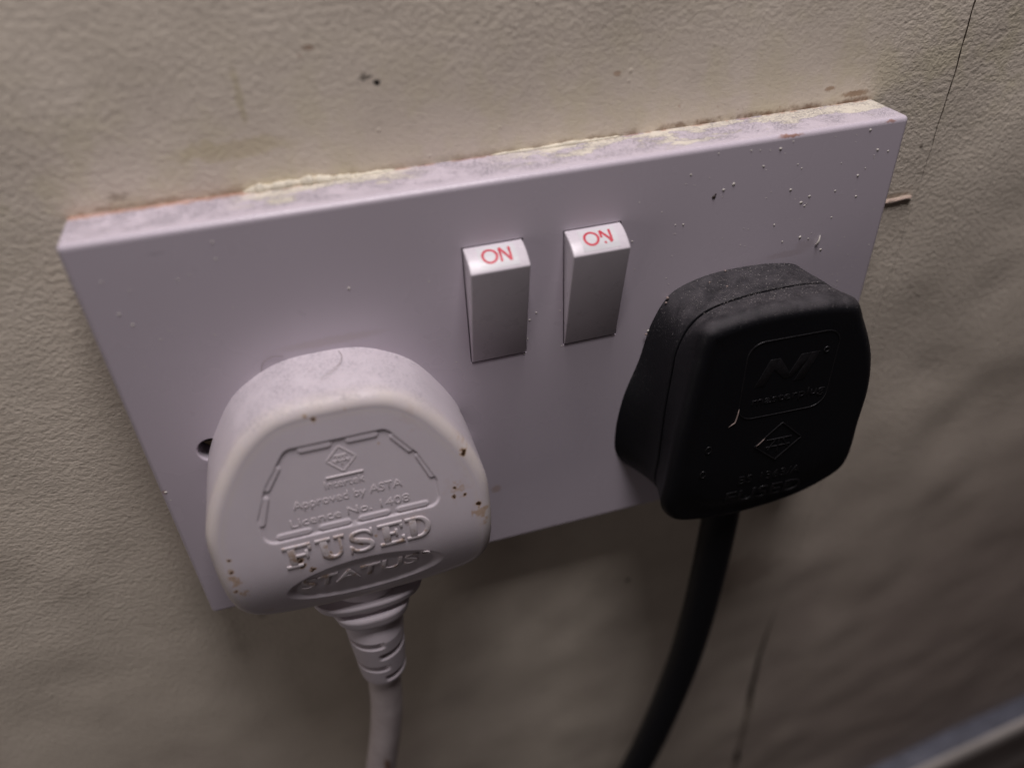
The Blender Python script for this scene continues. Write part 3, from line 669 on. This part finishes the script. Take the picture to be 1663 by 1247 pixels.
# FUSED with slab serifs
def fused():
    z0, z1, t, s, h = -16.0, -10.5, .62, 1.25, .62
    def serif_stem(x, a, b): return [[(x, a), (x + s, a), (x + s, b), (x, b)]]
    L = []
    def bar(x0, x1, za, zb): L.append([(x0, za), (x1, za), (x1, zb), (x0, zb)])
    x = -52.8                                     # F
    bar(x, x + 2.9, z0, z0 + t); bar(x + .8, x + .8 + s, z0 + t, z1 - t); bar(x, x + 4.9, z1 - t, z1); bar(x + 4.35, x + 4.9, z1 - 1.7, z1 - t)
    bar(x + .8 + s, x + 3.7, -13.5, -12.95); bar(x + 3.2, x + 3.7, -14.1, -12.4 + .0)
    L[-1] = [(x + 3.7, -14.2), (x + 4.2, -14.2), (x + 4.2, -12.2), (x + 3.7, -12.2)]
    strokes = []
    xu = -47.1                                    # U
    bar(xu, xu + 2.7, z1 - t, z1); bar(xu + 3.3, xu + 5.1, z1 - t, z1)
    q = np.linspace(0, 1, 22)
    arc = [(xu + .75 + s / 2, z1 - t - .0), (xu + .75 + s / 2, -13.6)] + [(xu + 2.8 - 1.42 * math.cos(math.pi * k), -14.1 - 1.55 * math.sin(math.pi * k)) for k in np.linspace(.08, .92, 14)] + [(xu + 4.25, -13.6), (xu + 4.25, z1 - t)]
    wds = np.interp(np.linspace(0, 1, len(arc)), [0, .2, .6, 1], [s, s, .6, .5]); strokes.append((arc, wds, False))
    xs = -41.4                                    # S
    sp = catmull([(xs + 4.1, -11.9), (xs + 3.5, -11.0), (xs + 2.2, -10.75), (xs + .8, -11.3), (xs + .75, -12.4), (xs + 2.2, -13.2), (xs + 3.8, -14.0), (xs + 3.9, -15.1), (xs + 2.4, -15.75), (xs + .9, -15.4), (xs + .35, -14.4)], 40, False)
    strokes.append((sp, np.interp(np.linspace(0, 1, 40), [0, .2, .5, .8, 1], [.5, .6, 1.25, .6, .5]), False))
    bar(xs + 4.05, xs + 4.45, -12.3, z1); bar(xs, xs + .4, z0, -14.1)
    xe = -36.0                                    # E
    bar(xe, xe + 4.6, z0, z0 + t); bar(xe + .8, xe + .8 + s, z0 + t, z1 - t); bar(xe, xe + 4.5, z1 - t, z1); bar(xe + 4.0, xe + 4.5, z1 - 1.7, z1 - t); bar(xe + 4.1, xe + 4.6, z0 + t, z0 + 1.7)
    bar(xe + .8 + s, xe + 3.0, -13.5, -12.95); bar(xe + 3.0, xe + 3.45, -14.1, -12.35)
    xd = -31.0                                    # D
    bar(xd, xd + 2.2, z0, z0 + t); bar(xd + .7, xd + .7 + s, z0 + t, z1 - t); bar(xd, xd + 2.2, z1 - t, z1)
    dc = [(xd + 2.2, z1 - t / 2)] + [(xd + 2.2 + 1.85 * math.sin(math.pi * k), -13.25 + 2.44 * math.cos(math.pi * k)) for k in np.linspace(.06, .94, 18)] + [(xd + 2.2, z0 + t / 2)]
    strokes.append((dc, np.interp(np.linspace(0, 1, len(dc)), [0, .5, 1], [t, 1.0, t]), False))
    Va, Fa = polys_mesh(L, .24, .10); Vb, Fb = stroke_mesh(strokes, .244, .10)
    return np.vstack([Va, Vb]), Fa + [[i + len(Va) for i in f] for f in Fb]
V, F = fused(); mesh_obj("lettering", on_white(V), F, M['letter'], wplug, sharp=60)
# approval diamond with its mark, and the rule under it
dm = [(-39.45, 9.3), (-37.0, 6.5), (-39.45, 3.7), (-41.9, 6.5)]
def seg(a, b, n=8): return [tuple(np.array(a) + (np.array(b) - np.array(a)) * t) for t in np.linspace(0, 1, n)]
st = [(seg(dm[i], dm[(i + 1) % 4]), .24, False) for i in range(4)]
st += [(seg((-40.5, 7.3), (-38.4, 7.3)), .26, False), (seg((-39.45, 7.3), (-39.45, 5.2)), .26, False), (seg((-40.6, 5.6), (-39.9, 7.0)), .2, False), (seg((-38.3, 5.6), (-39.0, 7.0)), .2, False), (seg((-40.9, 6.2), (-38.0, 6.2)), .2, False)]
V, F = stroke_mesh(st, .10, .05); mesh_obj("emblem", on_white(V), F, M['letter'], wplug, sharp=60)
V, F = stroke_mesh([(seg((-42.6, 2.95), (-36.3, 2.95)), .3, False)], .2, .08); mesh_obj("emblem", on_white(V), F, M['letter'], wplug, sharp=60)
rg = [(-28.1 + .75 * math.cos(q), -20.9 + .62 * math.sin(q)) for q in np.linspace(0, 2 * math.pi, 24, endpoint=False)]
V, F = stroke_mesh([(rg, .22, True), (seg((-28.35, -21.25), (-28.35, -20.6)), .18, False), (seg((-28.3, -20.7), (-27.85, -20.75)), .18, False), (seg((-28.2, -20.95), (-27.8, -21.25)), .18, False)], .26, .05)
mesh_obj("emblem", on_white(V), F, M['letter'], wplug, sharp=60)
lint("lint", wplug, lambda: ((random.uniform(-50, -29), -D - random.uniform(.4, 11), 16.75), 0), 90, M['lint'], (.3, 1.1), .010)

# strain relief: two collars and a slotted sleeve
RX, RY = -40.2, -D - 10.5
def collar(z0, z1, a0, b0, a1, b1, rnd, mat, name, parent):
    V = []; n = 72
    prof = [(z0, 0, -rnd)] ; rs = []
    for k in np.linspace(0, 1, 5): rs.append((z0 - rnd * (1 - math.cos(k * math.pi / 2)) * 1.0, 0, rnd * (1 - math.sin(k * math.pi / 2))))
    zz = [(z0, -rnd), (z0 - rnd * .3, -rnd * .3), (z0 - rnd, 0)] + [(z0 + (z1 - z0) * t, 0) for t in (.35, .5, .65)] + [(z1 + rnd, 0), (z1 + rnd * .3, -rnd * .3), (z1, -rnd)]
    for z, ins in zz:
        t = (z - z0) / (z1 - z0); a = a0 + (a1 - a0) * t + ins; b = b0 + (b1 - b0) * t + ins
        for k in range(n):
            q = 2 * math.pi * k / n; c_, s_ = math.cos(q), math.sin(q)
            V.append((RX + a * math.copysign(abs(c_) ** .8, c_), RY + b * math.copysign(abs(s_) ** .8, s_), z))
    F = ring_faces(len(zz), n).tolist() + [list(range(n)), list(range((len(zz) - 1) * n, len(zz) * n))[::-1]]
    return mesh_obj(name, V, F, mat, parent, sharp=60)
ns, nq = 130, 120; V = []
zz = np.linspace(-30, -62.5, ns)
for z in zz:
    a = np.interp(z, [-62.5, -62.2, -61.3, -60, -46, -30], [3.4, 4.4, 5.0, 5.15, 6.1, 6.5])
    for k in range(nq):
        q = 2 * math.pi * k / nq                    # -pi/2 faces the room
        th = (q + math.pi / 2 + math.pi) % (2 * math.pi) - math.pi       # 0 = facing the room, + = right
        g = 0.0
        for zc, lo_, hi_ in ((-46.6, -1.75, .12), (-55.2, -1.75, .18), (-50.8, .02, 1.9), (-59.2, .1, 1.9)):
            m = sstep(lo_ - .10, lo_ + .10, th) * (1 - sstep(hi_ - .10, hi_ + .10, th))
            g = max(g, m * float(1 - sstep(.55, 1.0, abs(z - zc - .0))))
        rr = a - 1.35 * g
        V.append((RX + (-.55 * (-z - 30) / 32) + rr * math.cos(q), RY + rr * math.sin(q) * np.interp(z, [-46, -40], [1, .72]), z))
F = ring_faces(ns, nq).tolist() + [list(range(nq)), list(range((ns - 1) * nq, ns * nq))[::-1]]
relief = mesh_obj("strain_relief", V, F, M['white'], wplug)
collar(-33.2, -35.6, 11.4, 6.0, 10.6, 5.6, .5, M['white'], "collar", relief)
collar(-37.0, -40.6, 8.3, 6.4, 7.4, 6.0, .7, M['white'], "collar", relief)
P = catmull([(-40.7, RY, -58), (-41.1, RY, -66), (-42.2, RY + .2, -78), (-44.6, RY + .5, -92), (-48.0, RY + 1, -108), (-52.5, RY + 2, -128), (-57, RY + 4, -160), (-58, RY + 6, -220), (-56, RY + 6, -292)], 90, False)
V, F = tube(P, 3.75, 32); mesh_obj("cable", V, F, M['white_cable'], wplug)

# ================================================================== BLACK PLUG
BC = 41.3
bplug = thing("power_plug", "black two-piece plug in the right socket with pale dust on its top", "plug", (BC, -D, 0))
NB = 480
BF = [(26.3,16.4),(31,18.3),(37.3,19.2),(44.3,19.2),(51,18.7),(55.6,17.5),(58.4,12.7),(60.9,7.6),(62.5,3),(63.7,-3.8),(63.7,-12.3),(63.3,-25.2),(60.2,-28.8),(53,-32.7),(40.5,-35.0),(30,-34.2),(25.1,-32.3),(22.2,-27.6),(22.2,-18),(22.9,-7.5),(24.1,3.1),(24.9,10)]
BS = [(26.9,13.0),(30,15.6),(37.3,17.2),(44.3,17.5),(50.5,17.3),(55.3,16.2),(59.0,12.6),(60.9,7.6),(61.4,3),(62.4,-3.8),(62.6,-12.3),(62.2,-24.8),(59.6,-28.8),(53,-31.6),(40.5,-33.4),(30,-32.4),(25.7,-30.6),(23.3,-26.4),(23.4,-18),(23.6,-7.5),(24.3,2.8),(24.9,8.5)]
BB = [(27.2,14.4),(30.5,16.2),(36,17.4),(43,17.6),(50,17.0),(55.2,15.4),(58.0,11.0),(60.2,6.0),(61.6,1),(63.8,-8),(65.2,-18),(65.0,-22.8),(63,-27.8),(56,-32.2),(41.3,-33),(28,-32.2),(21,-28.6),(17.9,-23.8),(17.4,-18),(18.8,-8.5),(21.7,.2),(24.1,9.2)]
oF, oS, oB = catmull(BF, NB), catmull(BS, NB), catmull(BB, NB); nB = normals2(oF)
if ((oF + nB - oF.mean(0)) ** 2).sum() < ((oF - oF.mean(0)) ** 2).sum(): nB = -nB
def bface(x, z): return 18.6 + .045 * (x - 43) - .006 * np.clip(-17.0 - z, 0, None) ** 2 - .0012 * ((x - 43) ** 2) * .5
dS = 9.0
# back half
rr_ = [(0.15, -1.5), (0.15, -.1)] ; L = []
L.append(np.column_stack([oB - nB * 2, np.full(NB, .05)]))
for t in np.concatenate([[0, .03], np.linspace(.08, .95, 18)]):
    wgt = (1 - (1 - t) ** 1.9)
    P = oB * (1 - wgt) + oS * wgt; L.append(np.column_stack([P, np.full(NB, .05 + (dS - .05) * t)]))
for a in np.linspace(0, math.pi / 2, 5)[1:]: L.append(np.column_stack([oS - nB * (.35 * (1 - math.cos(a))), np.full(NB, .05 + (dS - .05) * .95 + .45 * math.sin(a))]))
L.append(np.column_stack([oS - nB * 2.2, np.full(NB, dS)]))
A = np.vstack(L); n_ = len(L)
V = np.column_stack([A[:, 0], -D - A[:, 2], A[:, 1]])
F = ring_faces(n_, NB).tolist() + [list(range(NB))[::-1], list(range((n_ - 1) * NB, n_ * NB))]
mesh_obj("back_cover", V, F, M['black'], bplug, sharp=50)
# front half
L = []; rad = 2.3; fd = bface(oF[:, 0], oF[:, 1]) - rad; g0 = dS + .6
L.append(np.column_stack([oS - nB * 2.2, np.full(NB, g0)]))
for a in np.linspace(0, math.pi / 2, 5): L.append(np.column_stack([oS - nB * (.4 * (1 - math.sin(a))) + nB * .12, np.full(NB, g0 + .4 * (1 - math.cos(a)))]))
for t in np.linspace(.08, 1, 12): L.append(np.column_stack([(oS + nB * .12) * (1 - t) + oF * t, (g0 + .4) * (1 - t) + fd * t]))
for a in np.linspace(0, math.pi / 2, 12)[1:]: L.append(np.column_stack([oF - nB * (rad * (1 - math.cos(a))), fd + rad * math.sin(a)]))
inn = oF - nB * rad; c0 = np.array([43.0, -8.0]); rim = fd + rad
for q in np.linspace(.985, .02, 50):
    P = c0 + (inn - c0) * q; d = bface(P[:, 0], P[:, 1]); wgt = sstep(.75, 1, q)
    L.append(np.column_stack([P, d * (1 - wgt) + rim * wgt]))
A = np.vstack(L); n_ = len(L)
V = np.column_stack([A[:, 0], -D - A[:, 2], A[:, 1]])
F = ring_faces(n_, NB).tolist() + [list(range(NB))[::-1], list(range((n_ - 1) * NB, n_ * NB))]
mesh_obj("front_cover", V, F, M['black'], bplug, sharp=50)
def on_black(V): return np.column_stack([V[:, 0], -D - bface(V[:, 0], V[:, 1]) - V[:, 2], V[:, 1]])
def rrect(x0, x1, z0, z1, r, n=8):
    P = []
    for cx, cz, a in ((x1 - r, z1 - r, 0), (x0 + r, z1 - r, 90), (x0 + r, z0 + r, 180), (x1 - r, z0 + r, 270)):
        for k in np.linspace(0, 90, n): P.append((cx + r * math.cos(math.radians(a + k)), cz + r * math.sin(math.radians(a + k))))
    return P
st = [(rrect(34.4, 52.9, -5.0, 12.9, 3.2), .24, True)]
V, F = stroke_mesh(st, .12, .05); mesh_obj("emblem", on_black(V), F, M['black_letter'], bplug, sharp=60)
mpoly = [[(36.9, 2.6), (38.9, 2.6), (41.2, 8.5), (39.2, 8.5)], [(41.2, 8.5), (40.3, 6.2), (42.7, 3.6), (44.2, 3.6), (43.0, 5.9)], [(44.2, 3.6), (43.2, 3.6), (45.4, 8.6), (47.6, 8.6), (46.9, 6.9)], [(45.0, 2.6), (47.0, 2.6), (49.2, 8.6), (47.6, 8.6)]]
V, F = polys_mesh(mpoly, .09, .04); mesh_obj("emblem", on_black(V), F, M['black_letter'], bplug, sharp=60)
V, F = stroke_mesh([([(50.6 + .55 * math.cos(q), 8.6 + .55 * math.sin(q)) for q in np.linspace(0, 2 * math.pi, 20, endpoint=False)], .2, True)], .15, .05); mesh_obj("emblem", on_black(V), F, M['black_letter'], bplug)
def black_word(body, *a, **kw):
    V, F = text_mesh(body, *a, **kw); mesh_obj("lettering", on_black(V), F, M['black_letter'], bplug, sharp=60)
black_word("masterplug", 37.0, 52.2, -2.3,   .1, .12, .05)
black_word("BS 1363/A", 37.4, 51.4, -22.9, -20.6, .11, .05)
black_word("FUSED", 35.4, 52.7, -28.8, -25.0, .14, .06)
dm = [(44.6, -7.6), (49.6, -12.5), (44.6, -17.4), (39.4, -12.8)]
st = [(seg(dm[i], dm[(i + 1) % 4]), .26, False) for i in range(4)] + [(seg((41.9, -11.7), (47.3, -11.7)), .26, False), (seg((44.6, -11.7), (44.6, -15.2)), .26, False), (seg((42.4, -14.4), (43.8, -11.9)), .22, False), (seg((46.9, -14.4), (45.5, -11.9)), .22, False), (seg((42.0, -13.6), (47.2, -13.6)), .2, False)]
V, F = stroke_mesh(st, .17, .06); mesh_obj("emblem", on_black(V), F, M['black_letter'], bplug, sharp=60)
for x, z in ((29.4, -11.3), (29.0, -17.8)):
    V, F = stroke_mesh([([(x + .6 * math.cos(q), z + .85 * math.sin(q)) for q in np.linspace(0, 2 * math.pi, 24, endpoint=False)], .22, True)], .12, .05)
    mesh_obj("moulding_mark", on_black(V), F, M['black_letter'], bplug)
V, F = tube(on_black(np.array([(34.45, -1.9, .1), (34.4, -3.1, .12), (34.25, -4.3, .12), (34.1, -5.2, .1), (33.5, -5.7, .06), (32.8, -6.2, .04)])), [.04, .12, .15, .14, .10, .03], 8)
mesh_obj("paint_and_glint_mark", V, F, M['graze_glint'], bplug)
V, F = tube(on_black(np.array([(39.4, -12.9, .1), (40.1, -12.2, .2), (40.9, -11.3, .2), (41.5, -10.7, .1)])), [.03, .10, .09, .03], 8)  # pale stroke painting in the highlight along the diamond's left edge
mesh_obj("paint_and_glint_mark", V, F, M['graze_glint'], bplug)
# dust, fluff and crumbs on the top of the black plug
def on_top():
    x = random.uniform(29, 54); d = random.uniform(.3, 15)
    z = np.interp(x, oB[:120, 0][np.argsort(oB[:120, 0])], oB[:120, 1][np.argsort(oB[:120, 0])])
    zt = [np.interp(x, o_[:, 0][:110][np.argsort(o_[:110, 0])], o_[:, 1][:110][np.argsort(o_[:110, 0])]) for o_ in (oB, oS, oF)]
    zz_ = np.interp(d, [0, 9, 16], zt); return (x, -D - d, zz_), 0
lint("lint", bplug, on_top, 220, M['lint_pale'], (.3, 1.3), .013)
V, F = [], []
for _ in range(600):
    (x, y, z), _k = on_top(); r = random.choice((.03, .04, .05, .06, .08, .11)) * random.uniform(.7, 1.2); k = len(V)
    V += [(x - r, y, z), (x + r, y, z), (x, y - r, z), (x, y + r, z), (x, y, z + r)]; F += [[k, k+2, k+4], [k+2, k+1, k+4], [k+1, k+3, k+4], [k+3, k, k+4]]
o = mesh_obj("dust", V, F, M['lint_pale'], bplug, smooth=False); o['kind'] = 'stuff'
V, F = [], []
for x, y, z, r in ((26.6, -D - .6, 14.2, .38), (26.2, -D - .9, 13.4, .26), (34.2, -D - 2.5, 17.2, .2), (36.5, -D - 5, 17.2, .22), (38.6, -D - .4, 17.7, .22), (22.6, -D - .7, 6.8, .3)):
    k = len(V); bmx = bmesh.new(); bmesh.ops.create_icosphere(bmx, subdivisions=1, radius=r)
    for v in bmx.verts: V.append((x + v.co.x * random.uniform(.7, 1.3), y + v.co.y * random.uniform(.7, 1.2), z + v.co.z * random.uniform(.6, 1.1)))
    bmx.verts.index_update(); F += [[q.index + k for q in f.verts] for f in bmx.faces]; bmx.free()
o = mesh_obj("crumbs", V, F, M['graze_glint'], bplug); o['kind'] = 'stuff'
P = catmull([(41.2, -D - 9, -30), (41.0, -D - 9, -44), (40.4, -D - 9.2, -60), (39.2, -D - 9.4, -78), (37.2, -D - 9.6, -96), (34.0, -D - 9.8, -114), (29.6, -D - 10, -134), (24.2, -D - 10, -154), (14, -D - 9, -190), (4, -D - 8, -240), (0, -D - 8, -292)], 90, False)
V, F = tube(P, 4.2, 32); mesh_obj("cable", V, F, M['black_cable'], bplug)

# ================================================================== LOOSE HAIRS
def hair(label, pts, r=.035):
    P = catmull(pts, 26, False); base = np.array(pts[0])
    o = thing("hair", label, "hair", tuple(base)); V, F = tube(P, r, 6); mesh_obj("strand", V, F, M['hair'], o); return o
hair("short curved brown hair lying on top of the white plug", [(-36.3, -D - 1, 16.9), (-35.9, -D - 3, 17.0), (-36.6, -D - 5.2, 17.0), (-38.2, -D - 7.2, 17.05), (-40.0, -D - 8.4, 17.0)])
hair("thin looped hair stuck to the plate just above the white plug", [(-49.8, -D - .06, 15.0), (-49.2, -D - .2, 16.6), (-47.6, -D - .25, 17.6), (-45.6, -D - .1, 17.2)], .028)
